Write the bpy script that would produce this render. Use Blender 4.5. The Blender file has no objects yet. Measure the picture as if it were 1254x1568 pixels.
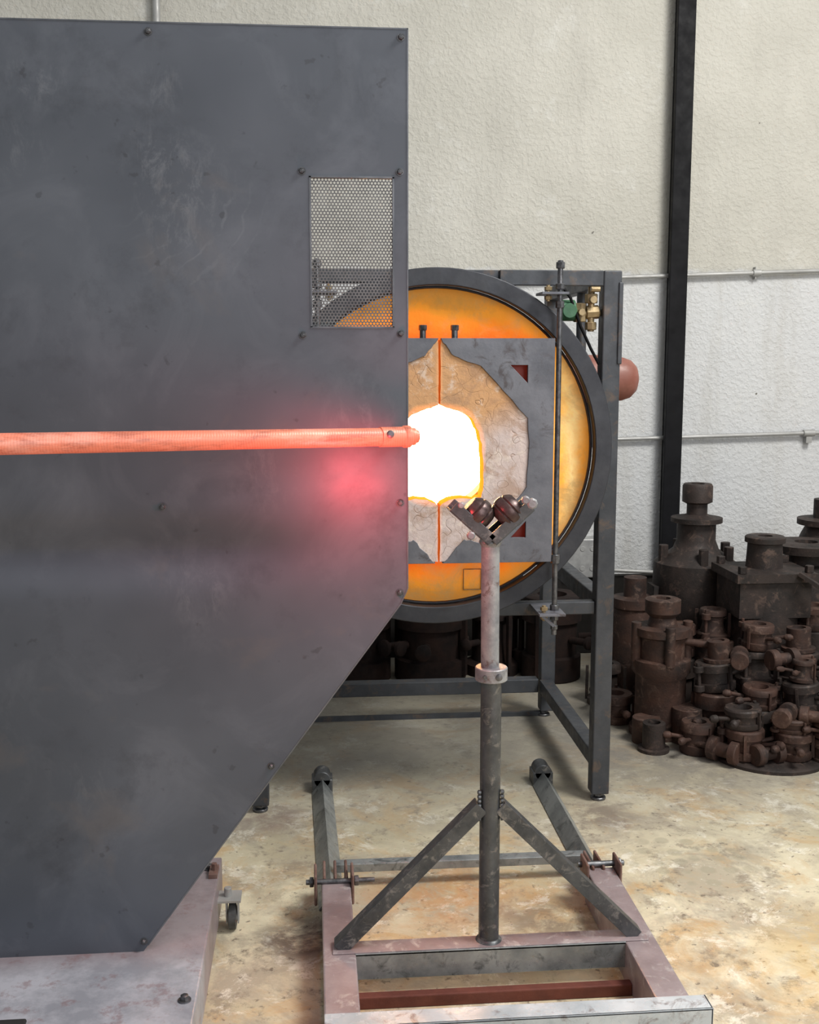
import bpy,bmesh,math,random
from mathutils import Vector,Matrix
random.seed(7)
sc=bpy.context.scene
col=sc.collection
sc.view_settings.view_transform='Standard'

# ---------------------------------------------------------------- materials
class M:
    def __init__(s,name):
        s.m=bpy.data.materials.new(name);s.m.use_nodes=True
        s.nt=s.m.node_tree;s.b=s.nt.nodes['Principled BSDF']
        s.tc=s.nt.nodes.new('ShaderNodeTexCoord')
    def n(s,t,**k):
        x=s.nt.nodes.new(t)
        for a,b in k.items():setattr(x,a,b)
        return x
    def l(s,a,b):s.nt.links.new(a,b)
    def noise(s,scale,detail=4,rough=.6,vec=None,sc3=None,dist=0):
        x=s.n('ShaderNodeTexNoise');x.inputs['Scale'].default_value=scale;x.inputs['Detail'].default_value=detail
        x.inputs['Roughness'].default_value=rough;x.inputs['Distortion'].default_value=dist
        v=vec or s.tc.outputs['Object']
        if sc3:
            mp=s.n('ShaderNodeMapping');mp.inputs['Scale'].default_value=sc3;s.l(v,mp.inputs[0]);v=mp.outputs[0]
        s.l(v,x.inputs['Vector']);return x.outputs['Fac']
    def dist(s,p):
        dd=s.n('ShaderNodeVectorMath',operation='DISTANCE');s.l(s.tc.outputs['Object'],dd.inputs[0]);dd.inputs[1].default_value=p
        return dd.outputs['Value']
    def ramp(s,f,stops):
        r=s.n('ShaderNodeValToRGB');e=r.color_ramp.elements
        while len(e)<len(stops):e.new(.5)
        for i,(p,c) in enumerate(stops):
            e[i].position=p;e[i].color=(c,c,c,1) if isinstance(c,(int,float)) else (*c,1)
        s.l(f,r.inputs[0]);return r.outputs[0]
    def mix(s,f,a,b,mode='MIX'):
        x=s.n('ShaderNodeMix',data_type='RGBA',blend_type=mode)
        for i,v in ((0,f),(6,a),(7,b)):
            if isinstance(v,(int,float)):x.inputs[i].default_value=v
            elif isinstance(v,tuple):x.inputs[i].default_value=(*v,1)
            else:s.l(v,x.inputs[i])
        return x.outputs[2]
    def math(s,op,a,b=None,clamp=False):
        x=s.n('ShaderNodeMath',operation=op,use_clamp=clamp)
        for i,v in ((0,a),(1,b)):
            if v is None:continue
            if isinstance(v,(int,float)):x.inputs[i].default_value=v
            else:s.l(v,x.inputs[i])
        return x.outputs[0]
    def xyz(s):
        x=s.n('ShaderNodeSeparateXYZ');s.l(s.tc.outputs['Object'],x.inputs[0]);return x.outputs
    def set(s,k,v):
        i=s.b.inputs[k]
        if isinstance(v,(int,float)):i.default_value=v
        elif isinstance(v,tuple):i.default_value=(*v,1)
        else:s.l(v,i)
    def bump(s,f,st=.3,d=.01):
        x=s.n('ShaderNodeBump');x.inputs['Strength'].default_value=st;x.inputs['Distance'].default_value=d
        s.l(f,x.inputs['Height']);s.l(x.outputs[0],s.b.inputs['Normal'])

def metal(name,c1,c2,scale=12,rough=.5,met=.6,bump=.1,c3=None,spec=None):
    m=M(name);f=m.noise(scale,6,.65)
    c=m.mix(m.ramp(f,[(.35,0),(.65,1)]),c1,c2)
    if c3:c=m.mix(m.ramp(m.noise(scale*2.3,5,.7,dist=.6),[(.55,0),(.68,1)]),c,c3)
    m.set('Base Color',c);m.set('Metallic',met)
    if spec is not None:m.set('Specular IOR Level',spec)
    m.set('Roughness',m.ramp(m.noise(scale*3),[(.3,max(0,rough-.12)),(.7,min(1,rough+.12))]))
    if bump:m.bump(m.noise(scale*14,3),bump,.002)
    return m.m

# shield panel : satin blue-grey sheet with rubbed marks
m=M('shield_steel')
c=m.mix(m.ramp(m.noise(1.7,4,.55),[(.35,0),(.65,1)]),(.078,.088,.108),(.118,.131,.157))
c=m.mix(m.math('MULTIPLY',m.ramp(m.noise(3.6,8,.66,dist=.8),[(.50,0),(.70,1)]),.32),c,(.20,.215,.25))
c=m.mix(m.math('MULTIPLY',m.ramp(m.noise(5.5,8,.74),[(.54,0),(.68,1)]),.40),c,(.052,.055,.066))
for (px,pz,rad,st) in ((-.27,1.86,.13,.65),(-.33,1.93,.08,.5),(-.30,2.06,.07,.45),(-.56,2.07,.08,.6),(-.60,1.93,.10,.35),(-.25,.98,.10,.4),(-.52,.55,.10,.3),(.10,1.38,.12,.3),(-.10,1.25,.12,.3),(-.28,1.74,.08,.5)):
    msk=m.ramp(m.dist((px,2.45,pz)),[(rad*.1,1),(rad,0)])
    tex=m.ramp(m.noise(20,9,.80,sc3=(1.3,1,.6),dist=.5),[(.50,0),(.63,1)])
    c=m.mix(m.math('MULTIPLY',m.math('MULTIPLY',msk,tex),st*.5),c,(.33,.345,.37))
# faint arc-shaped wipe marks
mp=m.n('ShaderNodeMapping');mp.inputs['Location'].default_value=(.42,-2.45,-1.90);m.l(m.tc.outputs['Object'],mp.inputs[0])
wv=m.n('ShaderNodeTexWave',wave_type='RINGS',rings_direction='SPHERICAL');wv.inputs['Scale'].default_value=9;wv.inputs['Distortion'].default_value=7;wv.inputs['Detail'].default_value=4;wv.inputs['Detail Scale'].default_value=1.0
m.l(mp.outputs[0],wv.inputs['Vector'])
sw=m.math('MULTIPLY',m.ramp(wv.outputs['Fac'],[(.90,0),(.99,1)]),m.ramp(m.dist((-.24,2.45,1.80)),[(.05,1),(.18,0)]))
sw=m.math('MULTIPLY',sw,m.ramp(m.noise(6,6,.75),[(.47,0),(.6,1)]))
c=m.mix(m.math('MULTIPLY',sw,.35),c,(.24,.26,.29))
c=m.mix(m.math('MULTIPLY',m.ramp(m.noise(28,3,.5),[(.70,0),(.74,1)]),.4),c,(.04,.04,.045))
c=m.mix(m.math('MULTIPLY',m.ramp(m.noise(3.2,5,.6,dist=.5),[(.60,0),(.70,1)]),.25),c,(.20,.165,.14))
m.set('Base Color',c);m.set('Metallic',.2)
m.set('Roughness',m.ramp(m.noise(4,6,.6,dist=1),[(.3,.40),(.7,.58)]))
m.bump(m.noise(1.6,2),.25,.02)
SHIELD=m.m
EDGE=metal('cut_edge_steel',(.12,.13,.145),(.2,.21,.23),rough=.4)
BOLT=metal('bolt_steel',(.08,.085,.09),(.2,.2,.21),60,.38,.8)
MESH=metal('perforated_sheet_steel',(.13,.13,.135),(.21,.21,.21),20,.45,.6,0)
RACK=metal('rack_painted_steel',(.045,.05,.058),(.075,.08,.09),8,.5,.4,.15,(.11,.085,.07))
RIM=metal('drum_rim_steel',(.03,.032,.04),(.06,.063,.072),6,.5,.5,.15)
DOOR=metal('door_frame_steel',(.10,.105,.125),(.17,.175,.20),7,.5,.3,.2,(.08,.07,.075))
STAND=metal('stand_mill_steel',(.07,.075,.08),(.13,.135,.14),14,.42,.65,.2,(.26,.25,.24))
STANDHI=metal('stand_chalky_steel',(.18,.185,.20),(.40,.40,.40),16,.5,.3,.35,(.15,.10,.09))
BASEP=metal('base_mauve_paint',(.24,.185,.19),(.37,.31,.32),7,.42,.2,.15,(.50,.47,.47))
BASES=metal('base_brushed_steel',(.17,.185,.19),(.36,.38,.38),9,.35,.4,.15,(.11,.12,.12))
BASEF=metal('base_highlight_steel',(.42,.47,.50),(.66,.71,.74),8,.3,.1,.15,(.25,.22,.22))  # whitish highlights of the front angle put into its colour
RUST=metal('rust_red_steel',(.09,.022,.014),(.16,.045,.028),10,.7,.1,.3)
RUSTL=metal('rusty_bracket',(.14,.07,.055),(.26,.17,.145),20,.6,.3,.3)
IRON=metal('cast_iron_rust',(.024,.016,.014),(.075,.037,.026),9,.70,.1,.5,(.125,.078,.060),.4)
IRON2=metal('cast_iron_dark',(.016,.013,.012),(.043,.030,.026),9,.66,.15,.5,(.09,.060,.048),.4)
BLACK=metal('black_pipe_paint',(.004,.004,.005),(.009,.009,.011),5,.6,0,.05,None,.15)
COND=metal('galvanised_conduit',(.34,.34,.33),(.46,.46,.45),6,.5,.3,.05)
BRASS=metal('aged_brass',(.22,.165,.09),(.42,.32,.18),20,.4,.5,.2)
GREEN=metal('valve_green_paint',(.03,.10,.05),(.05,.16,.08),20,.5,0,.1)
TERRA=metal('blower_terracotta_paint',(.20,.07,.05),(.28,.115,.09),10,.5,0,.15)
ELEC=metal('galvanised_box',(.30,.30,.30),(.46,.46,.45),14,.45,.3,.05)
DARKB=metal('wall_foot_dark',(.012,.011,.010),(.03,.026,.024),4,.85,0,.2,None,.2)
BALL=metal('roller_steel',(.05,.032,.032),(.11,.075,.07),40,.32,.6,.1)
RUBBER=metal('caster_rubber',(.04,.04,.04),(.08,.08,.08),30,.6,0,0)
BLACKHOLE=metal('dark_interior',(.01,.01,.01),(.02,.02,.02),5,.9,0,0)

# wall : rendered concrete panel, painted
m=M('wall_stucco')
o=m.xyz()
c=m.mix(m.ramp(m.noise(1.1,6,.6),[(.35,0),(.65,1)]),(.50,.487,.435),(.61,.595,.54))
low=m.math('ADD',o[2],m.math('MULTIPLY',m.noise(5,5,.7),.16))
c=m.mix(m.ramp(m.math('MULTIPLY',low,.25),[(.496,1),(.504,0)]),c,m.mix(m.noise(2,5),(.56,.575,.59),(.67,.675,.675)))
c=m.mix(m.math('MULTIPLY',m.ramp(m.noise(2.2,7,.7,sc3=(2.2,1,.35)),[(.50,0),(.70,1)]),.45),c,(.45,.435,.395))  # soft vertical shade streaks painted into the wall colour
c=m.mix(m.math('MULTIPLY',m.ramp(m.noise(3.5,8,.75),[(.58,0),(.68,1)]),.5),c,(.68,.68,.65))
pit=m.ramp(m.noise(15,2,.5),[(.77,0),(.785,1)])
c=m.mix(pit,c,(.2,.19,.17))
m.set('Base Color',c);m.set('Roughness',.85);m.set('Specular IOR Level',.25)
h=m.math('ADD',m.ramp(m.noise(55,3,.5,dist=.3),[(.42,0),(.66,1)]),m.math('MULTIPLY',m.noise(7,5,.6),1.5))
h=m.math('SUBTRACT',h,m.math('MULTIPLY',pit,1.5))
m.bump(h,.36,.008)
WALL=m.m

# floor concrete
m=M('floor_concrete');o=m.xyz()
c=m.mix(m.ramp(m.noise(1.3,7,.65),[(.38,0),(.62,1)]),(.48,.415,.275),(.74,.67,.49))
c=m.mix(m.math('MULTIPLY',m.ramp(m.noise(2.7,9,.76,dist=.7),[(.46,0),(.58,1)]),.8),c,(.40,.345,.26))
c=m.mix(m.math('MULTIPLY',m.ramp(m.noise(3.1,7,.7,dist=1),[(.50,0),(.62,1)]),.65),c,(.54,.33,.13))
c=m.mix(m.math('MULTIPLY',m.ramp(m.noise(2.0,6,.7,dist=.4),[(.53,0),(.66,1)]),.75),c,(.31,.275,.22))
c=m.mix(m.math('MULTIPLY',m.ramp(m.noise(10,9,.8),[(.53,0),(.60,1)]),.65),c,(.25,.205,.15))
c=m.mix(m.math('MULTIPLY',m.ramp(m.noise(6,10,.82,dist=.3),[(.54,0),(.61,1)]),.7),c,(.86,.82,.70))
c=m.mix(m.math('MULTIPLY',m.ramp(m.noise(40,3,.6),[(.64,0),(.68,1)]),.7),c,(.18,.14,.10))
vo=m.n('ShaderNodeTexVoronoi',feature='F1');vo.inputs['Scale'].default_value=15;vo.inputs['Randomness'].default_value=.45
m.l(m.tc.outputs['Object'],vo.inputs['Vector'])
msk=m.ramp(m.dist((1.12,3.08,0)),[(.16,1),(.22,0)])
dots=m.ramp(vo.outputs['Distance'],[(.30,1),(.40,0)])
c=m.mix(m.math('MULTIPLY',m.math('MULTIPLY',msk,dots),.45),c,(.34,.31,.22))
for (px,py,rad,cc,st) in ((.33,2.95,.30,(.52,.25,.08),.6),(-.03,2.72,.15,(.08,.045,.035),.85),(.62,2.75,.20,(.14,.09,.06),.6),(-.1,3.05,.22,(.30,.24,.17),.5),(.93,3.45,.16,(.14,.09,.07),.7),(1.35,2.5,.35,(.62,.42,.15),.5),(-.15,3.5,.15,(.2,.1,.08),.6),(1.35,4.2,.7,(.16,.14,.12),.75),(.2,2.2,.3,(.42,.24,.14),.5)):
    f=m.math('MULTIPLY',m.ramp(m.dist((px,py,0)),[(rad*.4,1),(rad,0)]),m.ramp(m.noise(8,7,.75,dist=.5),[(.40,0),(.55,1)]))
    c=m.mix(m.math('MULTIPLY',f,st),c,cc)
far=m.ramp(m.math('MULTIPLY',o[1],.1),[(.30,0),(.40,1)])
c=m.mix(m.math('MULTIPLY',far,.74),c,(.19,.18,.16))  # floor darkens towards the back, shade under the rack painted in
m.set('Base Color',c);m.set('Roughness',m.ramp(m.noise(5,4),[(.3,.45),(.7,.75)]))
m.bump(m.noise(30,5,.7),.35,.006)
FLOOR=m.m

# refractory face of drum; fire glow round the doors painted into colour and emission
m=M('hot_refractory_face');o=m.xyz()
dx=m.math('ABSOLUTE',m.math('SUBTRACT',o[0],.399));dz=m.math('ABSOLUTE',m.math('SUBTRACT',o[2],1.206))
d=m.math('ADD',m.math('MAXIMUM',dx,dz),m.math('MULTIPLY',m.math('SUBTRACT',m.noise(7,5,.65),.5),.14))
right=m.ramp(o[0],[(.62,0),(.80,1)])
up=m.ramp(o[2],[(1.0,0),(1.5,1)])
cb=m.ramp(d,[(.33,(.85,.07,.008)),(.39,(.88,.20,.012)),(.44,(.75,.27,.022)),(.50,(.45,.22,.045))])
ct=m.ramp(d,[(.33,(.72,.045,.012)),(.375,(.74,.13,.02)),(.42,(.62,.25,.06)),(.48,(.48,.29,.11)),(.53,(.30,.18,.08))])
c=m.mix(up,cb,ct)
c2=m.ramp(d,[(.36,(.80,.25,.02)),(.40,(.85,.38,.05)),(.44,(.82,.58,.24)),(.50,(.80,.33,.04))])
c=m.mix(right,c,c2)
rad=m.math('SQRT',m.math('ADD',m.math('POWER',m.math('SUBTRACT',o[0],.397),2),m.math('POWER',m.math('SUBTRACT',o[2],1.213),2)))
c=m.mix(m.ramp(rad,[(.465,0),(.506,.8)]),c,(.60,.22,.025))
c=m.mix(m.ramp(m.noise(6,8,.74,dist=.5),[(.47,0),(.62,.65)]),c,(.40,.24,.09))
m.set('Base Color',c);m.set('Roughness',.9)
m.set('Emission Color',c);m.set('Emission Strength',m.ramp(d,[(.34,.75),(.46,.32)]))
m.bump(m.noise(25,5),.4,.01)
FACE=m.m

# door refractory
m=M('door_refractory');o=m.xyz()
warm=m.ramp(m.math('SUBTRACT',o[2],m.math('MULTIPLY',o[0],.6)),[(.90,0),(1.12,1)])
c=m.mix(warm,(.60,.50,.475),(.60,.34,.17))
c=m.mix(m.math('MULTIPLY',m.ramp(m.noise(9,8,.75,dist=.5),[(.48,0),(.60,1)]),.6),c,(.36,.22,.14))
c=m.mix(m.math('MULTIPLY',m.ramp(m.noise(13,6,.7),[(.54,0),(.62,1)]),.5),c,(.78,.68,.60))
ax=m.math('ABSOLUTE',m.math('SUBTRACT',o[0],.399))
zz=m.math('ABSOLUTE',m.math('SUBTRACT',o[2],1.197))
dd=m.math('POWER',m.math('ADD',m.math('POWER',m.math('DIVIDE',ax,.141),2.6),m.math('POWER',m.math('DIVIDE',zz,.157),2.6)),1/2.6)
dd=m.math('ADD',dd,m.math('MULTIPLY',m.math('SUBTRACT',m.noise(15,4),.5),.12))
cr=m.n('ShaderNodeTexVoronoi',feature='DISTANCE_TO_EDGE');cr.inputs['Scale'].default_value=6
mp=m.n('ShaderNodeVectorMath',operation='ADD');m.l(m.tc.outputs['Object'],mp.inputs[0])
nn=m.n('ShaderNodeTexNoise');nn.inputs['Scale'].default_value=5;m.l(m.tc.outputs['Object'],nn.inputs['Vector']);m.l(nn.outputs['Color'],mp.inputs[1]);m.l(mp.outputs[0],cr.inputs['Vector'])
crk=m.ramp(cr.outputs['Distance'],[(.0,1),(.012,0)])
c=m.mix(m.math('MULTIPLY',crk,.4),c,(.34,.17,.09))
m.set('Base Color',c);m.set('Roughness',.95)
em=m.math('MAXIMUM',m.ramp(m.math('MULTIPLY',dd,.5),[(.49,1),(.535,0)]),m.math('MULTIPLY',m.ramp(ax,[(.003,1),(.012,0)]),.5))
m.set('Emission Color',(1,.25,.03));m.set('Emission Strength',m.math('MULTIPLY',em,.5))
h=m.math('SUBTRACT',m.noise(30,5,.7),m.math('MULTIPLY',crk,.5))
m.bump(h,.6,.006)
DREF=m.m
m=M('hot_door_edge');m.set('Base Color',(.30,.06,.008));m.set('Specular IOR Level',0.);m.set('Emission Color',m.mix(m.noise(12),(1,.22,.01),(1,.42,.03)));m.set('Emission Strength',.8)
HOTEDGE=m.m
m=M('hot_seam_edge');m.set('Base Color',(.14,.03,.01));m.set('Specular IOR Level',0.);m.set('Emission Color',(.9,.16,.02));m.set('Emission Strength',.5)
HOTSEAM=m.m
m=M('furnace_glow');m.set('Base Color',(1,.8,.6));m.set('Emission Color',m.mix(m.noise(4),(1,.74,.42),(1,.82,.55)));m.set('Emission Strength',9)
GLOW=m.m
m=M('hot_wall');m.set('Base Color',(.2,.02,.01));m.set('Emission Color',m.mix(m.noise(12),(.5,.03,.015),(.9,.06,.02)));m.set('Emission Strength',.06)
HOTRED=m.m

# hot pipe
m=M('heated_pipe_steel')
w=m.n('ShaderNodeTexWave',wave_type='BANDS',bands_direction='X');w.inputs['Scale'].default_value=60;w.inputs['Distortion'].default_value=4;w.inputs['Detail'].default_value=4
m.l(m.tc.outputs['Object'],w.inputs['Vector'])
n1=m.ramp(m.noise(14,8,.75,sc3=(.5,1,3)),[(.48,0),(.60,1)])
c=m.mix(n1,(.60,.205,.13),(.28,.11,.075))
c=m.mix(m.math('MULTIPLY',m.ramp(m.noise(9,7,.75,sc3=(.5,1,2)),[(.5,0),(.62,1)]),.45),c,(.76,.44,.36))
c=m.mix(m.math('MULTIPLY',w.outputs['Fac'],.15),c,(.80,.42,.32))
m.set('Base Color',c);m.set('Roughness',.42);m.set('Metallic',.1)
m.set('Emission Color',(1,.13,.055));m.set('Emission Strength',.27)
m.bump(w.outputs['Fac'],.12,.001)
HOTP=m.m

# ---------------------------------------------------------------- geometry helpers
def empty(name):
    e=bpy.data.objects.new(name,None);col.objects.link(e);e.empty_display_size=.1;return e
def fin(bm,name,mat,par,smooth=False,bevel=0,seg=2):
    bmesh.ops.recalc_face_normals(bm,faces=bm.faces)
    me=bpy.data.meshes.new(name);bm.to_mesh(me);bm.free()
    ob=bpy.data.objects.new(name,me);col.objects.link(ob)
    for mm in (mat if isinstance(mat,list) else [mat]):me.materials.append(mm)
    if smooth:
        for p in me.polygons:p.use_smooth=True
        me.set_sharp_from_angle(angle=math.radians(38))
    if bevel:
        b=ob.modifiers.new('bevel','BEVEL');b.width=bevel;b.segments=seg;b.limit_method='ANGLE'
    if par:ob.parent=par
    return ob
def addbox(bm,x0,x1,y0,y1,z0,z1,mat=None):
    v=[bm.verts.new(p) for p in ((x0,y0,z0),(x1,y0,z0),(x1,y1,z0),(x0,y1,z0),(x0,y0,z1),(x1,y0,z1),(x1,y1,z1),(x0,y1,z1))]
    for f in ((0,1,2,3),(4,5,6,7),(0,1,5,4),(1,2,6,5),(2,3,7,6),(3,0,4,7)):bm.faces.new([v[i] for i in f])
def box(name,x0,x1,y0,y1,z0,z1,mat,par,bevel=.003):
    bm=bmesh.new();addbox(bm,x0,x1,y0,y1,z0,z1);return fin(bm,name,mat,par,bevel=bevel)
def beam(bm,p0,p1,w,h,up=(0,0,1)):
    p0=Vector(p0);p1=Vector(p1);d=(p1-p0).normalized();u=Vector(up);s=d.cross(u)
    if s.length<1e-4:s=d.cross(Vector((0,1,0)))
    s.normalize();u=s.cross(d)
    vs=[]
    for p in (p0,p1):
        for a,b in ((-1,-1),(1,-1),(1,1),(-1,1)):vs.append(bm.verts.new(p+s*a*w/2+u*b*h/2))
    for f in ((0,1,2,3),(7,6,5,4),(0,4,5,1),(1,5,6,2),(2,6,7,3),(3,7,4,0)):bm.faces.new([vs[i] for i in f])
def tube(bm,p0,p1,prof,n=32):
    p0=Vector(p0);d=(Vector(p1)-p0).normalized();a=d.orthogonal().normalized();b=d.cross(a)
    rings=[]
    for t,r in prof:
        if r<1e-5:rings.append([bm.verts.new(p0+d*t)])
        else:rings.append([bm.verts.new(p0+d*t+(a*math.cos(k*2*math.pi/n)+b*math.sin(k*2*math.pi/n))*r) for k in range(n)])
    for A,B in zip(rings,rings[1:]):
        for k in range(n):
            k2=(k+1)%n
            if len(A)==1 and len(B)==1:continue
            if len(A)==1:bm.faces.new((A[0],B[k],B[k2]))
            elif len(B)==1:bm.faces.new((A[k],B[0],A[k2]))
            else:bm.faces.new((A[k],B[k],B[k2],A[k2]))
    for R in (rings[0],rings[-1]):
        if len(R)>2:bm.faces.new(R)
def cylb(bm,p0,p1,r,n=24):
    L=(Vector(p1)-Vector(p0)).length;c=min(r*.12,.002,L*.3)
    tube(bm,p0,p1,[(0,r-c),(c,r),(L-c,r),(L,r-c)],n)
def cyl(name,p0,p1,r,mat,par,n=32):
    bm=bmesh.new();cylb(bm,p0,p1,r,n);return fin(bm,name,mat,par,True)
def bolt(bm,x,y,z,r=.0075,n=6):
    tube(bm,(x,y,z),(x,y-1,z),[(0,r*1.25),(.0015,r*1.25)],20)
    tube(bm,(x,y-.0015,z),(x,y-1,z),[(0,r*.95),(.004,r*.95),(.006,r*.7)],n)
    tube(bm,(x,y-.0075,z),(x,y-1,z),[(0,r*.45),(.001,r*.35)],10)
def curve(name,pts,r,mat,par):
    cu=bpy.data.curves.new(name,'CURVE');cu.dimensions='3D';cu.bevel_depth=r;cu.bevel_resolution=4
    s=cu.splines.new('POLY');s.points.add(len(pts)-1)
    for i,p in enumerate(pts):s.points[i].co=(*p,1)
    cu.materials.append(mat);ob=bpy.data.objects.new(name,cu);col.objects.link(ob);ob.parent=par;return ob
def plate(name,outer,holes,y0,y1,mat,par,bevel=0,side=None):
    bm=bmesh.new();es=[]
    for loop in [outer]+holes:
        vs=[bm.verts.new((x,y0,z)) for x,z in loop]
        for i in range(len(vs)):es.append(bm.edges.new((vs[i],vs[(i+1)%len(vs)])))
    bmesh.ops.triangle_fill(bm,use_beauty=True,use_dissolve=False,edges=es)
    r=bmesh.ops.extrude_face_region(bm,geom=bm.faces[:])
    bmesh.ops.translate(bm,vec=(0,y1-y0,0),verts=[g for g in r['geom'] if isinstance(g,bmesh.types.BMVert)])
    if side:
        bm.normal_update()
        for f in bm.faces:
            if abs(f.normal.y)<.5:f.material_index=side(f.calc_center_median())
    return fin(bm,name,mat,par,bevel=bevel,seg=1)
def annulus(bm,cx,cz,r0,r1,y0,y1,n=96):
    R=[]
    for r,y in ((r0,y0),(r1,y0),(r1,y1),(r0,y1)):
        R.append([bm.verts.new((cx+r*math.cos(k*2*math.pi/n),y,cz+r*math.sin(k*2*math.pi/n))) for k in range(n)])
    for i in range(4):
        A=R[i];B=R[(i+1)%4]
        for k in range(n):
            k2=(k+1)%n;bm.faces.new((A[k],A[k2],B[k2],B[k]))

# ---------------------------------------------------------------- room
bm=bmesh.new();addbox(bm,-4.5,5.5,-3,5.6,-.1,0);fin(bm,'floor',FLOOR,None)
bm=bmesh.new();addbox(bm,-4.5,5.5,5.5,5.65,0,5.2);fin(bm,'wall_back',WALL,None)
box('wall_foot_band',-4.5,5.5,5.44,5.5,0,.40,DARKB,None,.005)  # dark band along the foot of the wall
p=empty('black_downpipe')
box('pipe_body',1.757,1.845,5.405,5.436,.0,5.15,BLACK,p,.003)
box('pipe_back_flange',1.772,1.83,5.436,5.5,.41,5.15,BLACK,p,.002)
p=empty('wall_conduit')
curve('conduit_run',[(.3,5.47,1.848),(1.552,5.47,1.895),(4.6,5.47,2.01)],.0105,COND,p)
bm=bmesh.new();cylb(bm,(2.20,5.47,1.9195),(2.24,5.47,1.921),.017);beam(bm,(2.215,5.484,1.89),(2.215,5.484,1.95),.03,.004,(1,0,0));fin(bm,'conduit_coupling',COND,p,True)
p=empty('wall_conduit')
curve('conduit_run',[(.3,5.47,1.065),(1.523,5.47,1.095),(4.6,5.47,1.172)],.0105,COND,p)
bm=bmesh.new();cylb(bm,(2.50,5.47,1.1195),(2.56,5.47,1.121),.018);beam(bm,(2.53,5.478,1.12),(2.53,5.478,1.07),.03,.03,(1,0,0));fin(bm,'conduit_coupling',COND,p,True)
p=empty('wall_conduit')
curve('conduit_run',[(-.69,5.47,.4),(-.69,5.47,5.1)],.018,COND,p)
bm=bmesh.new();beam(bm,(-.73,5.492,3.0),(-.65,5.492,3.0),.03,.01,(0,1,0));fin(bm,'strap',COND,p)
p=empty('electrical_junction_box')
box('box_body',1.27,1.43,5.40,5.50,.402,.60,ELEC,p,.006)
bm=bmesh.new()
for a in (1.30,1.35,1.40):
    for b in (.45,.55):tube(bm,(a,5.40,b),(a,5,b),[(0,.014),(.003,.012)],16)
fin(bm,'knockouts',COND,p,True)
curve('feed_conduit',[(1.42,5.42,.44),(1.75,5.42,.42)],.01,COND,p)

# ---------------------------------------------------------------- steel heat shield on its base plate
p=empty('steel_heat_shield')
m=M('plate_chalky_paint');o=m.xyz()
c=m.mix(m.ramp(m.noise(5,7,.7),[(.4,0),(.6,1)]),(.22,.175,.185),(.34,.29,.31))
c2=m.mix(m.ramp(m.noise(7,8,.7),[(.4,0),(.6,1)]),(.30,.32,.36),(.48,.50,.55))
c=m.mix(m.ramp(m.math('MULTIPLY',m.math('ADD',o[1],m.math('MULTIPLY',m.noise(4,5),.12)),.1),[(.243,1),(.252,0)]),c,c2)
c=m.mix(m.math('MULTIPLY',m.ramp(m.noise(16,6,.7),[(.56,0),(.64,1)]),.5),c,(.24,.14,.14))
m.set('Base Color',c);m.set('Roughness',.4);m.set('Metallic',.2);m.bump(m.noise(50,4),.15,.002)
PLATE=m.m
box('base_plate',-1.5,-.26,2.02,2.93,.02,.14,PLATE,p,.004)
bm=bmesh.new()
for a,b in ((-.285,2.24),(-.29,2.86)):
    tube(bm,(a,b,.14),(a,b,1),[(0,.014),(.003,.014)],20);tube(bm,(a,b,.143),(a,b,1),[(0,.009),(.009,.009),(.011,.006)],6)
fin(bm,'anchor_bolts',BOLT,p,True)
bm=bmesh.new()
for a in (-1.3,-.6):addbox(bm,a,a+.3,2.1,2.8,0,.02)
fin(bm,'skids',RUST,p)
bm=bmesh.new();addbox(bm,-.95,-.60,2.03,2.19,.14,.15);fin(bm,'slot_cover',BLACKHOLE,p,False,.02)
bm=bmesh.new();tube(bm,(-.235,2.80,.035),(-.20,2.80,.035),[(0,.024),(.002,.034),(.02,.034),(.022,.024)],28);fin(bm,'caster_wheel',RUBBER,p,True)
bm=bmesh.new();cylb(bm,(-.238,2.80,.035),(-.209,2.80,.035),.014);fin(bm,'caster_hub',ELEC,p,True)
bm=bmesh.new();addbox(bm,-.241,-.237,2.785,2.815,.02,.085);addbox(bm,-.2105,-.2065,2.785,2.815,.02,.085);addbox(bm,-.262,-.20,2.77,2.83,.085,.092)
cylb(bm,(-.235,2.80,.09),(-.235,2.80,.115),.01)
fin(bm,'caster_fork',COND,p,bevel=.001)
bm=bmesh.new();addbox(bm,-.285,-.262,2.80,2.86,.14,.152);cylb(bm,(-.272,2.83,.15),(-.272,2.83,.17),.008,6);fin(bm,'mount_bracket',RUSTL,p,False,.001)
PY=2.45
xs=[-1.45+i*.03 for i in range(60)];xs=[x for x in xs if x<.205 and abs(x-.004)>.012 and abs(x-.18)>.012]+[.004,.18,.212];xs.sort()
zs=[.14+i*.015 for i in range(160)];zs=[z for z in zs if z<2.178 and abs(z-1.568)>.006 and abs(z-1.881)>.006]+[1.568,1.881,2.186];zs.sort()
bm=bmesh.new();g={}
for i,x in enumerate(xs):
    for j,z in enumerate(zs):g[i,j]=bm.verts.new((x,PY,z))
for i in range(len(xs)-1):
    for j in range(len(zs)-1):
        if xs[i]>=.0039 and xs[i+1]<=.1801 and zs[j]>=1.5679 and zs[j+1]<=1.8811:continue
        bm.faces.new((g[i,j],g[i+1,j],g[i+1,j+1],g[i,j+1]))
def cut(a,b,inside):
    a=Vector((a[0],PY,a[1]));b=Vector((b[0],PY,b[1]));nrm=(b-a).cross(Vector((0,1,0))).normalized()
    if (Vector((inside[0],PY,inside[1]))-a).dot(nrm)>0:nrm=-nrm
    bmesh.ops.bisect_plane(bm,geom=bm.verts[:]+bm.edges[:]+bm.faces[:],plane_co=a,plane_no=nrm,clear_outer=True)
cut((.196,.949),(-.391,.155),(-.5,1))
cut((.212,.985),(.196,.949),(-.5,1))
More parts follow.
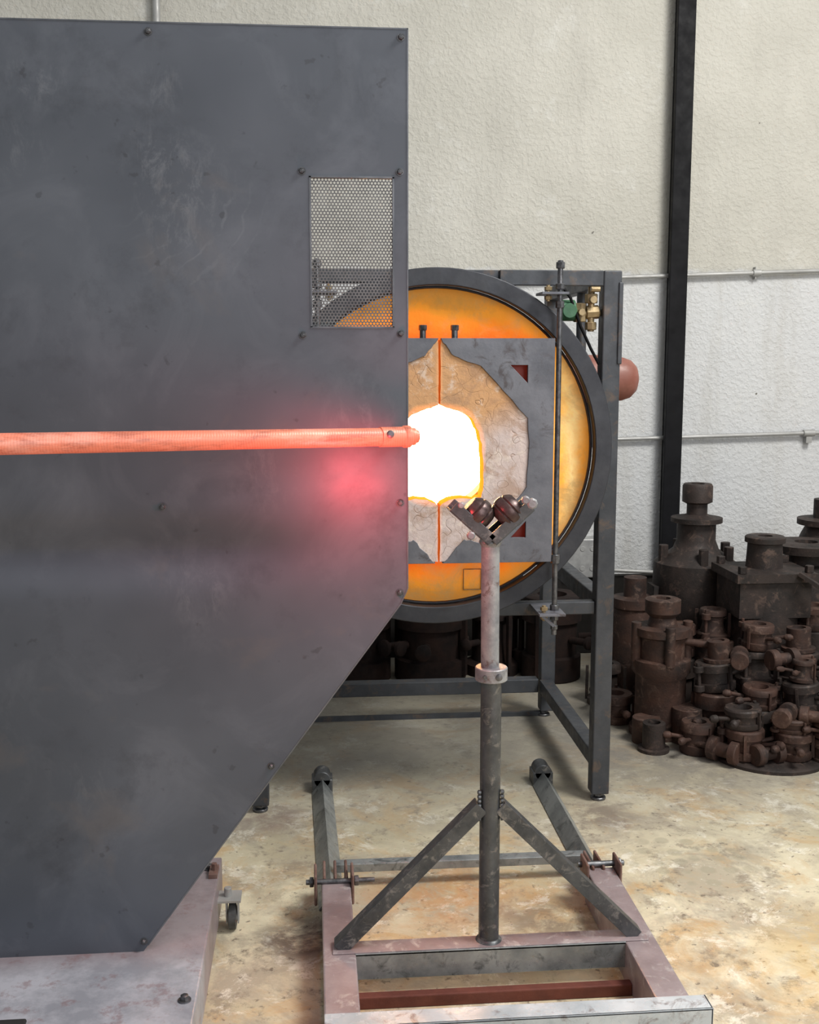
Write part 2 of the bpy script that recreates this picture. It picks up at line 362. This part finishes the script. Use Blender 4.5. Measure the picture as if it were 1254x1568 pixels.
for v in bm.verts:
    k=1/(1+math.exp((v.co.x+.10)/.06))
    v.co.y+=.036*math.exp(-((v.co.z-1.075)/.055)**2)*k
fin(bm,'shield_panel',SHIELD,p,True)
bm=bmesh.new()
for b in ((.001,.005,1.566,1.884),(.179,.183,1.566,1.884)):addbox(bm,b[0],b[1],2.4485,2.462,b[2],b[3])
for b in ((.001,.183,1.564,1.568),(.001,.183,1.881,1.885)):addbox(bm,b[0],b[1],2.4485,2.462,b[2],b[3])
fin(bm,'vent_frame',EDGE,p)
bm=bmesh.new();addbox(bm,-1.45,.212,2.449,2.475,2.186,2.189);addbox(bm,.2105,.2135,2.449,2.475,.985,2.189)
beam(bm,(.212,2.4565,.985),(.196,2.4565,.949),.015,.003);beam(bm,(.196,2.4565,.949),(-.391,2.4565,.155),.015,.003)
fin(bm,'folded_lip',EDGE,p)
bm=bmesh.new()
for x,z in ((-.327,2.169),(.198,2.170),(-.014,1.894),(.195,1.895),(-.016,1.549),(.197,1.553),(-.327,1.177),(.195,1.18),(.194,.976),(-.101,.577),(-.400,.165),(-.9,2.169),(-.9,1.177)):
    bolt(bm,x,2.4497,z,.0068)
fin(bm,'bolts',BOLT,p,True)
bm=bmesh.new();pt=.0073;R=pt/math.sqrt(3);r=R*.66;rows=int(.313/(pt*.866))+2
for j in range(rows):
    for i in range(26):
        cx=.004+i*pt+(pt/2 if j%2 else 0);cz=1.568+j*pt*.866
        if cx>.181 or cz>1.883:continue
        o_=[bm.verts.new((cx+R*math.cos(math.radians(30+60*k)),2.456,cz+R*math.sin(math.radians(30+60*k)))) for k in range(6)]
        i_=[bm.verts.new((cx+r*math.cos(math.radians(30+60*k)),2.456,cz+r*math.sin(math.radians(30+60*k)))) for k in range(6)]
        for k in range(6):bm.faces.new((o_[k],o_[(k+1)%6],i_[(k+1)%6],i_[k]))
bmesh.ops.remove_doubles(bm,verts=bm.verts,dist=1e-5)
ob=fin(bm,'perforated_vent',MESH,p)
so=ob.modifiers.new('t','SOLIDIFY');so.thickness=.001
bm=bmesh.new()
for x in (-1.2,-.45):
    addbox(bm,x-.02,x+.02,2.49,2.53,.14,2.1);beam(bm,(x,2.52,1.2),(x,2.88,.15),.03,.03)
addbox(bm,-1.3,-.03,2.453,2.49,2.08,2.12);addbox(bm,-1.3,-.03,2.453,2.49,1.28,1.31)
fin(bm,'rear_support_frame',RACK,p)

# ---------------------------------------------------------------- hot pipe
p=empty('glowing_steel_pipe')
a=Vector((-1.25,1.845,1.353));b=Vector((.195,2.385,1.332));L=(b-a).length;d=(b-a).normalized()
bm=bmesh.new();tube(bm,a,b,[(0,.014),(0,.0205),(.3,.0205),(L*.6,.0202),(L,.0195)],40);fin(bm,'pipe_barrel',HOTP,p,True)
bm=bmesh.new();tube(bm,b-d*.055,b,[(0,.018),(.002,.0215),(.055,.0215),(.058,.019)],32)
tube(bm,b,b+d,[(0,.0215),(.004,.024),(.016,.024),(.02,.019),(.028,.019),(.03,.014),(.036,.014),(.037,.008),(.0371,.0)],32);fin(bm,'end_collar',HOTP,p,True)
bm=bmesh.new();tube(bm,b-d*.03+Vector((0,-.019,.006)),b-d*.03+Vector((0,-.03,.01)),[(0,.008),(.006,.008),(.009,.005)],16)
beam(bm,b-d*.02+Vector((0,.01,-.012)),b-d*.02+Vector((0,.064,-.012)),.02,.008);fin(bm,'end_strap',EDGE,p,True)

# ---------------------------------------------------------------- glory hole furnace
F=empty('glory_hole_furnace')
cx,cz=.397,1.213
bm=bmesh.new();annulus(bm,cx,cz,.513,.567,3.500,3.543)
annulus(bm,cx,cz,.505,.513,3.543,4.40)
fin(bm,'drum_rim',RIM,F,True,.003)
bm=bmesh.new();annulus(bm,cx,cz,.20,.506,3.555,3.64);fin(bm,'refractory_face',FACE,F,True)
bm=bmesh.new()
n=64;rs=[]
for r,y in ((.20,3.64),(.26,3.68),(.26,4.3),(0,4.3)):
    rs.append([bm.verts.new((cx+r*math.cos(k*2*math.pi/n),y,cz+r*math.sin(k*2*math.pi/n))) for k in range(n)] if r else [bm.verts.new((cx,y,cz))])
for A,B in zip(rs,rs[1:]):
    for k in range(n):
        if len(B)==1:bm.faces.new((A[k],A[(k+1)%n],B[0]))
        else:bm.faces.new((A[k],A[(k+1)%n],B[(k+1)%n],B[k]))
fin(bm,'burning_chamber',GLOW,F)
bm=bmesh.new();tube(bm,(cx,4.38,cz),(cx,5,cz),[(0,.512),(.02,.512),(.021,.50)],64);fin(bm,'drum_back_plate',RIM,F,True)
oct_=[(.417,.857),(.447,.892),(.480,.928),(.511,.921),(.543,.917),(.58,.962),(.635,1.036),(.678,1.094),(.683,1.2),(.679,1.312),(.60,1.398),(.528,1.476),(.487,1.488),(.445,1.506),(.425,1.53),(.4045,1.556)]
opn=[(.4015,1.356),(.413,1.350),(.43,1.344),(.456,1.336),(.485,1.324),(.508,1.303),(.524,1.272),(.535,1.231),(.540,1.16),(.539,1.085),(.533,1.062),(.510,1.054),(.475,1.060),(.437,1.056),(.412,1.045),(.4015,1.036)]
tri=[(.622,1.478),(.677,1.478),(.677,1.422)];tri2=[(.628,.932),(.677,.932),(.677,.985)]
def mir(l,on):return [(.798-x,z) for x,z in l] if on else l
def subdiv(l,s):
    o=[]
    for i in range(len(l)-1):
        (x0,z0),(x1,z1)=l[i],l[i+1]
        for k in range(3):
            t=k/3;j=0 if k==0 else s
            o.append((x0+(x1-x0)*t+random.uniform(-j,j),z0+(z1-z0)*t+random.uniform(-j,j)))
    o.append(l[-1]);return o
def sidef(c):
    if abs(c.x-.399)<.005:return 2
    if abs(c.x-.399)<.15 and 1.02<c.z<1.37:return 1
    return 0
for on in (0,1):
    D='left' if on else 'right'
    o2=subdiv(oct_,.003);op2=subdiv(opn,.002)
    plate('door_frame_'+D,mir([(.4025,1.561),(.762,1.561),(.762,.852),(.410,.852)]+o2,on),[mir(tri,on),mir(tri2,on)],3.455,3.470,DOOR,F,.0015)
    seam=[(.4015,1.036-.18*k/12) for k in range(1,12)]
    seam=[(x+random.uniform(0,.0018),z) for x,z in seam]+[(.4015,.857)]
    ref=[(x,z) for x,z in o2]+[(.4015+random.uniform(0,.0018),1.556-.2*k/12) for k in range(1,12)]+op2+seam
    plate('door_refractory_'+D,mir(ref,on),[],3.461,3.54,[DREF,HOTEDGE,HOTSEAM],F,0,sidef)
    bm=bmesh.new()
    X=lambda v:.798-v if on else v
    for z0,z1 in ((.852,.872),(1.541,1.561)):addbox(bm,min(X(.41),X(.762)),max(X(.41),X(.762)),3.470,3.54,z0,z1)
    addbox(bm,min(X(.752),X(.762)),max(X(.752),X(.762)),3.470,3.54,.872,1.541)
    fin(bm,'door_box_'+D,DOOR,F)
    bm=bmesh.new()
    cylb(bm,(X(.449),3.485,1.56),(X(.449),3.485,1.60),.010);cylb(bm,(X(.449),3.485,1.585),(X(.449),3.485,1.602),.013,6)
    fin(bm,'door_stud_'+D,BOLT,F,True)
    for tz in ((.925,.99),(1.415,1.485)):
        bm=bmesh.new();addbox(bm,min(X(.62),X(.685)),max(X(.62),X(.685)),3.49,3.50,*tz);fin(bm,'slot_lining_'+D,HOTRED,F)
    bm=bmesh.new();cylb(bm,(X(.776),3.462,.61),(X(.776),3.462,1.80),.0085)
    for z,h,r in ((1.785,.02,.014),(1.72,.018,.015),(1.665,.022,.014),(.86,.03,.016),(.70,.02,.015),(.668,.018,.014),(.635,.014,.012)):cylb(bm,(X(.776),3.462,z-h/2),(X(.776),3.462,z+h/2),r,8)
    fin(bm,'hinge_rod_'+D,BOLT,F,True,0)
    bm=bmesh.new()
    a0,a1=sorted((X(.715),X(.80)));addbox(bm,a0,a1,3.44,3.54,1.695,1.703)
    addbox(bm,a0,a1,3.40,3.60,.684,.692)
    beam(bm,(X(.72),3.42,.69),(X(.765),3.42,.65),.01,.02,(0,1,0))
    fin(bm,'hinge_brackets_'+D,DOOR,F,False,.001)
    bm=bmesh.new()
    for q in ((.74,3.47,1.70),(.735,3.43,.69)):
        cylb(bm,(X(q[0]),q[1],q[2]-.025),(X(q[0]),q[1],q[2]+.025),.006);cylb(bm,(X(q[0]),q[1],q[2]+.008),(X(q[0]),q[1],q[2]+.02),.012,6);cylb(bm,(X(q[0]),q[1],q[2]-.02),(X(q[0]),q[1],q[2]-.008),.012,6)
    fin(bm,'hinge_bolts_'+D,BRASS,F,True)
bm=bmesh.new()
addbox(bm,.49,.492,3.545,3.556,.745,.815);addbox(bm,.548,.55,3.545,3.556,.745,.815);addbox(bm,.492,.548,3.545,3.556,.813,.815);addbox(bm,.492,.548,3.545,3.556,.745,.747)
fin(bm,'clip_plate',BRASS,F,False,.001)
# rack
bm=bmesh.new()
for x0 in (.936,-.216):
    addbox(bm,x0,x0+.06,3.545,3.605,.025,1.777);addbox(bm,x0+.01,x0+.07,4.45,4.51,.025,1.777)
    addbox(bm,x0+.004,x0+.056,3.605,4.45,.11,.165);addbox(bm,x0+.004,x0+.056,3.605,4.45,.655,.713);addbox(bm,x0+.004,x0+.056,3.605,4.45,1.727,1.777)
fin(bm,'rack_legs',RACK,F,False,.004)
bm=bmesh.new()
addbox(bm,-.156,.936,3.56,3.60,.652,.695)
addbox(bm,-.156,.936,4.45,4.505,.652,.708)
addbox(bm,-.156,.936,4.45,4.505,.108,.165)
addbox(bm,-.156,.936,3.56,3.60,1.735,1.777)
addbox(bm,.60,.936,3.545,3.56,1.728,1.777)
addbox(bm,.985,1.0,3.54,3.56,1.48,1.74)
fin(bm,'rack_rails',RACK,F,False,.003)
bm=bmesh.new();addbox(bm,-.15,.95,4.47,4.49,0,.018);fin(bm,'floor_tie',RACK,F)
bm=bmesh.new()
for x in (.966,-.186):
    for y in (3.575,4.48):
        cylb(bm,(x,y,.008),(x,y,.04),.012);cylb(bm,(x,y,0),(x,y,.01),.026)
        cylb(bm,(x,y,.012),(x,y,.022),.018,6)
fin(bm,'levelling_feet',BOLT,F,True)
# gas train
bm=bmesh.new()
cylb(bm,(.85,3.58,1.64),(.935,3.58,1.645),.012);cylb(bm,(.868,3.58,1.615),(.868,3.58,1.675),.021,8)
cylb(bm,(.905,3.58,1.585),(.905,3.58,1.728),.011);cylb(bm,(.888,3.58,1.645),(.93,3.58,1.648),.022,8);cylb(bm,(.905,3.58,1.675),(.905,3.58,1.705),.021,8);cylb(bm,(.905,3.58,1.59),(.905,3.58,1.615),.019,8)
cylb(bm,(.905,3.545,1.685),(.905,3.58,1.685),.012);cylb(bm,(.868,3.545,1.645),(.868,3.58,1.645),.012,8);cylb(bm,(.895,3.548,1.718),(.925,3.548,1.718),.009,8)
fin(bm,'brass_fittings',BRASS,F,True)
bm=bmesh.new();cylb(bm,(.805,3.58,1.652),(.85,3.58,1.652),.034);cylb(bm,(.828,3.545,1.65),(.828,3.58,1.65),.024);fin(bm,'regulator',GREEN,F,True)
curve('gas_hose',[(.80,3.55,1.73),(.83,3.55,1.69),(.865,3.55,1.60),(.90,3.552,1.53),(.93,3.56,1.48)],.005,BLACK,F)
bm=bmesh.new();tube(bm,(.90,3.95,1.425),(2,3.95,1.425),[(0,.05),(.0,.085),(.02,.086),(.17,.086),(.175,.080),(.215,.078),(.245,.068),(.265,.048),(.275,.02),(.277,0)],40)
fin(bm,'burner_blower_cap',TERRA,F,True)
bm=bmesh.new();cylb(bm,(1.0,3.95,1.36),(1.0,3.95,1.18),.022);cylb(bm,(.96,3.93,1.5),(.96,3.93,1.73),.018);fin(bm,'blower_stub',RACK,F,True)

# ---------------------------------------------------------------- pipe stand
S=empty('pipe_rest_stand')
sx,sy=.413,2.5
cyl('lower_post',(sx,sy,.09),(sx,sy,.757),.0245,STAND,S,40)
cyl('upper_post',(sx-.003,sy,.72),(sx-.005,sy,1.088),.0213,STANDHI,S,40)
bm=bmesh.new();tube(bm,(sx,sy,.752),(sx,sy,2),[(0,.026),(0,.036),(.002,.038),(.030,.038),(.032,.036),(.032,.021)],40);fin(bm,'locking_collar',STANDHI,S,True)
bm=bmesh.new();tube(bm,(sx+.012,sy-.036,.768),(sx+.014,sy-.2,.768),[(0,.008),(.004,.008),(.005,.004)],12);tube(bm,(sx-.02,sy-.033,.768),(sx-.05,sy-.2,.768),[(0,.005),(.003,.004)],12);fin(bm,'collar_set_screws',BOLT,S,True)
bm=bmesh.new()
for s in (-1,1):
    a=Vector((sx-.006,sy,1.088));e=Vector((sx-.006+s*.088,sy,1.168))
    for yy in (-.030,.030):beam(bm,a+Vector((0,yy,0)),e+Vector((0,yy,0)),.006,.026,(0,0,1))
    dn=(e-a).normalized();nn_=Vector((-dn.z,0,dn.x)) if s>0 else Vector((dn.z,0,-dn.x))
    beam(bm,a-nn_*.013,e-nn_*.013,.062,.005,nn_)
fin(bm,'v_cradle',STAND,S,False,.001)
def torusw(bm,c,ax,R):
    L=.062;pr=[]
    for k in range(21):
        t=k/20;x=t*L;r=R*math.sqrt(max(0,1-((t-.5)*1.6)**2));pr.append((x,r*(.92 if k in(6,14) else 1)))
    ax=Vector(ax).normalized();tube(bm,Vector(c)-ax*L/2,Vector(c),pr,36)
bm=bmesh.new()
torusw(bm,(sx-.035,sy,1.146),(-.72,.0,.69),.037);torusw(bm,(sx+.036,sy,1.150),(.72,.0,.69),.040)
fin(bm,'rollers',BALL,S,True)
bm=bmesh.new()
for q,r in (((sx+.085,1.172),.013),((sx+.070,1.180),.010),((sx-.055,1.100),.010),((sx-.078,1.170),.008)):
    tube(bm,(q[0],sy-.036,q[1]),(q[0],sy+1,q[1]),[(0,r*.7),(.003,r),(.01,r),(.014,r*.7)],8)
tube(bm,(sx-.005,sy,1.07),(sx-.005,sy,2),[(0,.0215),(.01,.027),(.018,.024)],24)
fin(bm,'axles_and_nuts',STANDHI,S,True)
box('base_beam_left',.012,.09,2.225,2.86,.0,.10,BASEP,S,.004)
box('base_beam_right',.742,.82,2.225,2.86,.0,.10,BASEP,S,.004)
bm=bmesh.new()
addbox(bm,.088,.744,2.462,2.467,.035,.10);addbox(bm,.088,.744,2.462,2.520,.094,.101)
fin(bm,'base_cross_angle',BASES,S,False,.0015)
box('cross_top_plate',.035,.80,2.464,2.518,.1005,.1035,BASEP,S,.001)
bm=bmesh.new();addbox(bm,.012,.855,2.172,2.178,.03,.102);addbox(bm,.012,.855,2.172,2.226,.096,.102);addbox(bm,.849,.855,2.172,2.226,.03,.102)
addbox(bm,.02,.085,2.18,2.226,0,.096);addbox(bm,.75,.82,2.18,2.226,0,.096)
fin(bm,'base_front_angle',BASEF,S,False,.002)
bm=bmesh.new();addbox(bm,.09,.742,2.395,2.42,0,.03);fin(bm,'rusty_tie_bar',RUST,S,False,.003)
bm=bmesh.new()
for s in (-1,1):
    a=Vector((sx+s*.022,sy,.445));e=Vector((sx+s*.362,sy,.102))
    dn=(e-a).normalized();nm=Vector((0,1,0)).cross(dn)
    beam(bm,a+Vector((0,-.018,0)),e+Vector((0,-.018,0)),.034,.005,(0,1,0))
    up=nm if nm.z>0 else -nm
    beam(bm,a+up*.0145,e+up*.0145,.036,.005,up)
fin(bm,'diagonal_braces',STAND,S,False,.001)
bm=bmesh.new()
for s in (-1,1):
    for k in range(7):
        z=.415+k*.011;tube(bm,(sx+s*.024,sy-.012,z),(sx+s*.031,sy-.012,z+.001),[(0,.006),(.006,.006),(.008,.003)],8)
tube(bm,(sx,sy,.1035),(sx,sy,1),[(0,.032),(.004,.029),(.007,.025)],28)
fin(bm,'weld_beads',STAND,S,True)
def vrail(name,xa,xb,y0,y1,mat):
    bm=bmesh.new()
    for s in (-1,1):
        vs=[]
        for x,y in ((xa,y0),(xb,y1)):
            for dx,z in ((0,.052),(s*.036,.004),(s*.034,-.0),(0,.045)):vs.append(bm.verts.new((x+dx,y,max(0,z))))
        for f in ((0,1,2,3),(4,5,6,7),(0,1,5,4),(1,2,6,5),(2,3,7,6),(3,0,4,7)):bm.faces.new([vs[i] for i in f])
    return fin(bm,name,mat,S)
vrail('floor_rail_left',.022,.040,3.72,2.87,BASES);vrail('floor_rail_right',.80,.80,3.72,2.87,BASES)
bm=bmesh.new()
for x in (.022,.80):
    tube(bm,(x,3.70,.048),(x,3.78,.048),[(0,.03),(.07,.03)],20);addbox(bm,x-.036,x+.036,3.70,3.77,0,.05)
fin(bm,'rail_end_stops',STAND,S,True,.003)
box('rail_tie',.05,.78,3.0,3.035,.045,.07,BASES,S,.002)
bm=bmesh.new()
for x in (-.004,.095,.735,.826):addbox(bm,x-.004,x+.004,2.80,2.88,.05,.135)
for x in (.02,.05,.08,.76,.79):addbox(bm,x-.004,x+.004,2.84,2.95,.03,.11)
fin(bm,'hinge_lugs',RUSTL,S,False,.004)
bm=bmesh.new();cylb(bm,(-.03,2.83,.105),(.155,2.83,.105),.007);cylb(bm,(-.02,2.83,.105),(-.009,2.83,.105),.014,6);cylb(bm,(.10,2.83,.105),(.112,2.83,.105),.014,6)
cylb(bm,(.72,2.86,.11),(.85,2.86,.11),.008);cylb(bm,(.832,2.86,.11),(.842,2.86,.11),.015,6)
fin(bm,'hinge_bolts',BOLT,S,True)

# ---------------------------------------------------------------- cast iron moulds
P=empty('cast_iron_mold_pile')
cnt=[0]
def addmold(x,y,z,R,H,ang,kind,mat,tilt=0,tdir=0):
    bm=bmesh.new()
    if kind==0:
        pr=[(z,R*.95),(z+.006,R),(z+H*.28,R),(z+H*.30,R*.86),(z+H*.68,R*.86),(z+H*.70,R),(z+H-.006,R),(z+H,R*.93),(z+H,R*.5),(z+H*.6,R*.42)]
    elif kind==1:
        pr=[(z,R),(z+H*.15,R),(z+H*.2,R*.75),(z+H*.5,R*.62),(z+H*.75,R*.62),(z+H*.8,R*.8),(z+H*.95,R*.8),(z+H,R*.74),(z+H,R*.4),(z+H*.8,R*.35)]
    else:
        pr=[(z,R*1.1),(z+.012,R*1.1),(z+.014,R*.8),(z+H,R*.78),(z+H+.002,R*.45),(z+H*.5,R*.4)]
    tube(bm,(x,y,0),(x,y,1),pr,28)
    dx,dy=math.cos(ang),math.sin(ang)
    if kind!=2:
        for zz in (z+H*.16,z+H*.84):
            cylb(bm,(x+dx*R*1.12,y+dy*R*1.12,zz-H*.11),(x+dx*R*1.12,y+dy*R*1.12,zz+H*.11),R*.26,14)
            beam(bm,(x+dx*R*.8,y+dy*R*.8,zz),(x+dx*R*1.15,y+dy*R*1.15,zz),R*.3,H*.12)
        cylb(bm,(x+dx*R*1.12,y+dy*R*1.12,z),(x+dx*R*1.12,y+dy*R*1.12,z+H*1.08),R*.1,10)
        for s in (-.35,.35):
            ex,ey=math.cos(ang+math.pi+s),math.sin(ang+math.pi+s)
            cylb(bm,(x+ex*R*.9,y+ey*R*.9,z+H*.5),(x+ex*R*1.7,y+ey*R*1.7,z+H*.5+.01),R*.12,10)
            tube(bm,(x+ex*R*1.6,y+ey*R*1.6,z+H*.5+.008),(x+ex*R*2,y+ey*R*2,z+H*.5+.01),[(0,R*.12),(.008,R*.22),(.025,R*.22),(.035,R*.1)],12)
        beam(bm,(x-dy*R*1.02,y+dx*R*1.02,z+H*.08),(x-dy*R*1.02,y+dx*R*1.02,z+H*.92),R*.16,R*.14,(dx,dy,0))
        beam(bm,(x+dy*R*1.02,y-dx*R*1.02,z+H*.08),(x+dy*R*1.02,y-dx*R*1.02,z+H*.92),R*.16,R*.14,(dx,dy,0))
    if tilt:
        bmesh.ops.rotate(bm,cent=(x,y,z),matrix=Matrix.Rotation(tilt,3,Vector((math.cos(tdir),math.sin(tdir),0))),verts=bm.verts)
        lo=min(v.co.z for v in bm.verts)
        if z<.05:bmesh.ops.translate(bm,vec=(0,0,z-lo),verts=bm.verts)
    cnt[0]+=1
    return fin(bm,'mold_%d'%cnt[0],mat,P,True)
def big(x,y,prof,mat,extra=None):
    bm=bmesh.new();tube(bm,(x,y,0),(x,y,1),prof,40)
    if extra:extra(bm)
    cnt[0]+=1;return fin(bm,'mold_%d'%cnt[0],mat,P,True)
def exA(bm):
    for a in (0.2,1.8,3.2,4.6,5.6):cylb(bm,(1.70+.15*math.cos(a),4.75+.15*math.sin(a),.60),(1.70+.15*math.cos(a),4.75+.15*math.sin(a),.68),.022,8)
    addbox(bm,1.50,1.90,4.70,4.80,.25,.5)
big(1.70,4.75,[(0,.20),(.06,.20),(.08,.17),(.36,.175),(.40,.19),(.60,.18),(.66,.10),(.70,.085),(.775,.085),(.78,.112),(.80,.112),(.805,.075),(.815,.045),(.86,.045),(.87,.066),(.94,.066),(.95,.06),(.95,.03),(.9,.03)],IRON2,exA)
def exB(bm):
    addbox(bm,1.72,2.02,4.27,4.53,.45,.60);addbox(bm,1.70,2.04,4.25,4.55,.60,.635)
    for a in ((1.73,4.28),(2.01,4.28),(1.73,4.52),(2.01,4.52)):cylb(bm,(a[0],a[1],.635),(a[0],a[1],.665),.018,6)
    beam(bm,(1.95,4.24,.64),(2.08,4.16,.55),.03,.015)
big(1.87,4.40,[(0,.16),(.3,.15),(.635,.13),(.64,.075),(.74,.07),(.745,.082),(.765,.082),(.77,.075),(.77,.03),(.7,.03)],IRON2,exB)
big(2.15,4.62,[(0,.17),(.5,.15),(.60,.15),(.61,.08),(.66,.08),(.665,.16),(.70,.165),(.705,.12),(.705,.05),(.6,.05)],IRON2)
big(2.36,4.85,[(0,.17),(.6,.16),(.7,.12),(.74,.10),(.745,.14),(.77,.14),(.775,.07),(.86,.07),(.86,.03),(.8,.03)],IRON2)
def exE(bm):
    for a in (0,1.57,3.14,4.71):cylb(bm,(1.385+.105*math.cos(a),4.22+.105*math.sin(a),.30),(1.385+.105*math.cos(a),4.22+.105*math.sin(a),.46),.02,10)
    cylb(bm,(1.30,4.12,.0),(1.30,4.12,.10),.055);cylb(bm,(1.46,4.11,.0),(1.46,4.11,.14),.06)
    cylb(bm,(1.45,4.22,.38),(1.60,4.15,.37),.014);cylb(bm,(1.57,4.16,.37),(1.62,4.14,.37),.026)
big(1.385,4.22,[(0,.12),(.03,.12),(.035,.10),(.24,.10),(.26,.115),(.31,.115),(.315,.09),(.40,.09),(.41,.11),(.44,.11),(.445,.06),(.48,.05),(.50,.07),(.55,.07),(.555,.06),(.555,.03),(.5,.03)],IRON,exE)
big(1.42,4.72,[(0,.11),(.3,.10),(.40,.09),(.41,.10),(.45,.10),(.455,.05),(.54,.05)],IRON)
big(1.72,3.93,[(0,.215),(.012,.215),(.018,.205),(.022,.12),(.022,.0)],IRON2)
L=[(1.30,4.02,0,.055,.11,2,2),(1.46,3.99,0,.065,.12,.4,0),
(1.60,3.87,.022,.072,.11,2.8,0),(1.595,3.88,.135,.068,.075,.6,0),
(1.78,3.85,.022,.070,.10,1.0,0),(1.775,3.86,.125,.068,.055,3.4,0),
(1.69,3.98,.022,.065,.15,3.0,0),(1.70,3.99,.175,.066,.08,.2,0),
(1.87,3.95,0,.07,.16,5.2,0),(1.86,3.96,.165,.068,.11,2.5,0),(1.86,3.97,.28,.05,.08,.5,1),
(1.58,4.12,0,.085,.20,1.1,0),(1.58,4.13,.205,.078,.11,3.6,0),(1.59,4.13,.32,.055,.08,1.2,2),
(1.75,4.16,0,.085,.22,5.8,0),(1.75,4.15,.225,.08,.13,3.9,1),(1.75,4.15,.36,.062,.10,2.2,0),
(1.92,4.15,0,.085,.2,0,0),(1.92,4.15,.205,.08,.14,3.3,0),(1.92,4.15,.35,.06,.09,1.9,2),
(2.05,4.02,0,.08,.2,0.4,0),(2.05,4.02,.205,.075,.13,2.4,0),(2.05,4.02,.34,.055,.07,1,2),(2.02,3.88,0,.07,.14,1.2,0),(2.02,3.88,.145,.066,.08,3.9,0),
(2.2,4.3,0,.1,.3,0.7,0),(2.2,4.3,.31,.09,.16,3.0,1),(2.3,4.05,0,.1,.25,0.7,0),(1.90,3.82,.0,.06,.10,2.9,0),(1.90,3.82,.105,.058,.06,.7,0),
(1.50,4.42,0,.1,.26,1.0,0),(1.52,4.42,.265,.08,.13,2.6,0),(1.25,4.38,0,.07,.12,1.3,0),(1.27,4.62,0,.08,.18,1.3,1),
(1.66,4.40,0,.09,.34,1.3,0),(1.66,4.40,.345,.07,.12,4.0,1),(2.08,4.36,0,.09,.38,1.3,0),(2.07,4.35,.385,.07,.10,4.0,0)]
for i,q in enumerate(L):
    t=random.uniform(-.10,.10) if q[2]>.1 else random.uniform(-.03,.03)
    addmold(*q[:6],q[6],IRON if i%3 else IRON2,t,random.uniform(0,3.1))
for (x,y,z,R,a) in ((1.66,3.80,.055,.04,.3),(1.72,3.80,.20,.035,.9),(1.52,3.86,.05,.045,2.3),(1.84,3.80,.19,.035,2.6),(1.80,4.02,.35,.04,.2),(1.64,4.05,.35,.035,1.2)):
    bm=bmesh.new();dv=Vector((math.cos(a),math.sin(a),0));q=Vector((x,y,z))
    tube(bm,q-dv*.06,q,[(0,R*.9),(.004,R),(.03,R),(.032,R*.6),(.085,R*.6),(.087,R),(.116,R),(.12,R*.9),(.12,R*.4),(.09,R*.4)],24)
    cylb(bm,q+dv*.05,q+dv*.13,R*.25,10);fin(bm,'mold_on_side',IRON,P,True)
IRON3=metal('cast_iron_shaded',(.008,.006,.006),(.026,.014,.011),9,.8,0,.5,None,.2)  # darker copy of the iron, shade below the rack put into its colour
for q in ((.55,5.1,0,.17,.36,1.0,0),(1.12,5.05,0,.14,.40,2.5,0),(.85,5.15,0,.13,.34,.5,1),(.2,5.1,0,.16,.36,2,0)):
    addmold(*q[:6],q[6],IRON3)

# ---------------------------------------------------------------- lights, world
w=bpy.data.worlds.new('w');sc.world=w;w.use_nodes=True
bg=w.node_tree.nodes['Background'];bg.inputs[0].default_value=(.95,.975,1,1);bg.inputs[1].default_value=.38
def area(name,loc,tgt,sx_,sy_,e,c):
    l=bpy.data.lights.new(name,'AREA');l.shape='RECTANGLE';l.size=sx_;l.size_y=sy_;l.energy=e;l.color=c
    o=bpy.data.objects.new(name,l);col.objects.link(o);o.location=loc
    o.rotation_euler=(Vector(tgt)-Vector(loc)).to_track_quat('-Z','Y').to_euler();return o
area('skylight_lamp',(2.9,1.8,4.6),(1.2,3.0,0),1.4,1.4,240,(1,.975,.92))
area('doorway_daylight',(2.6,-2.0,3.0),(.3,3.5,.8),2.5,2.5,105,(.98,.985,1))
l=bpy.data.lights.new('panel_red_fill','POINT');l.energy=4.6;l.color=(1,.075,.09);l.shadow_soft_size=.05  # added unseen red light for the glow patch on the panel
o=bpy.data.objects.new('panel_red_fill',l);col.objects.link(o);o.location=(.10,2.26,1.215)

# ---------------------------------------------------------------- camera
cam=bpy.data.cameras.new('camera');cam.sensor_fit='VERTICAL';cam.sensor_height=36;cam.lens=39.03
co=bpy.data.objects.new('camera',cam);col.objects.link(co)
Fv=Vector((.0870,.9866,-.1374)).normalized();Rv=Fv.cross(Vector((0,0,1))).normalized();Uv=Rv.cross(Fv)
mt=Matrix((Rv,Uv,-Fv)).transposed().to_4x4();mt.translation=Vector((0,0,1.5));co.matrix_world=mt
cam.clip_start=.05
sc.camera=co
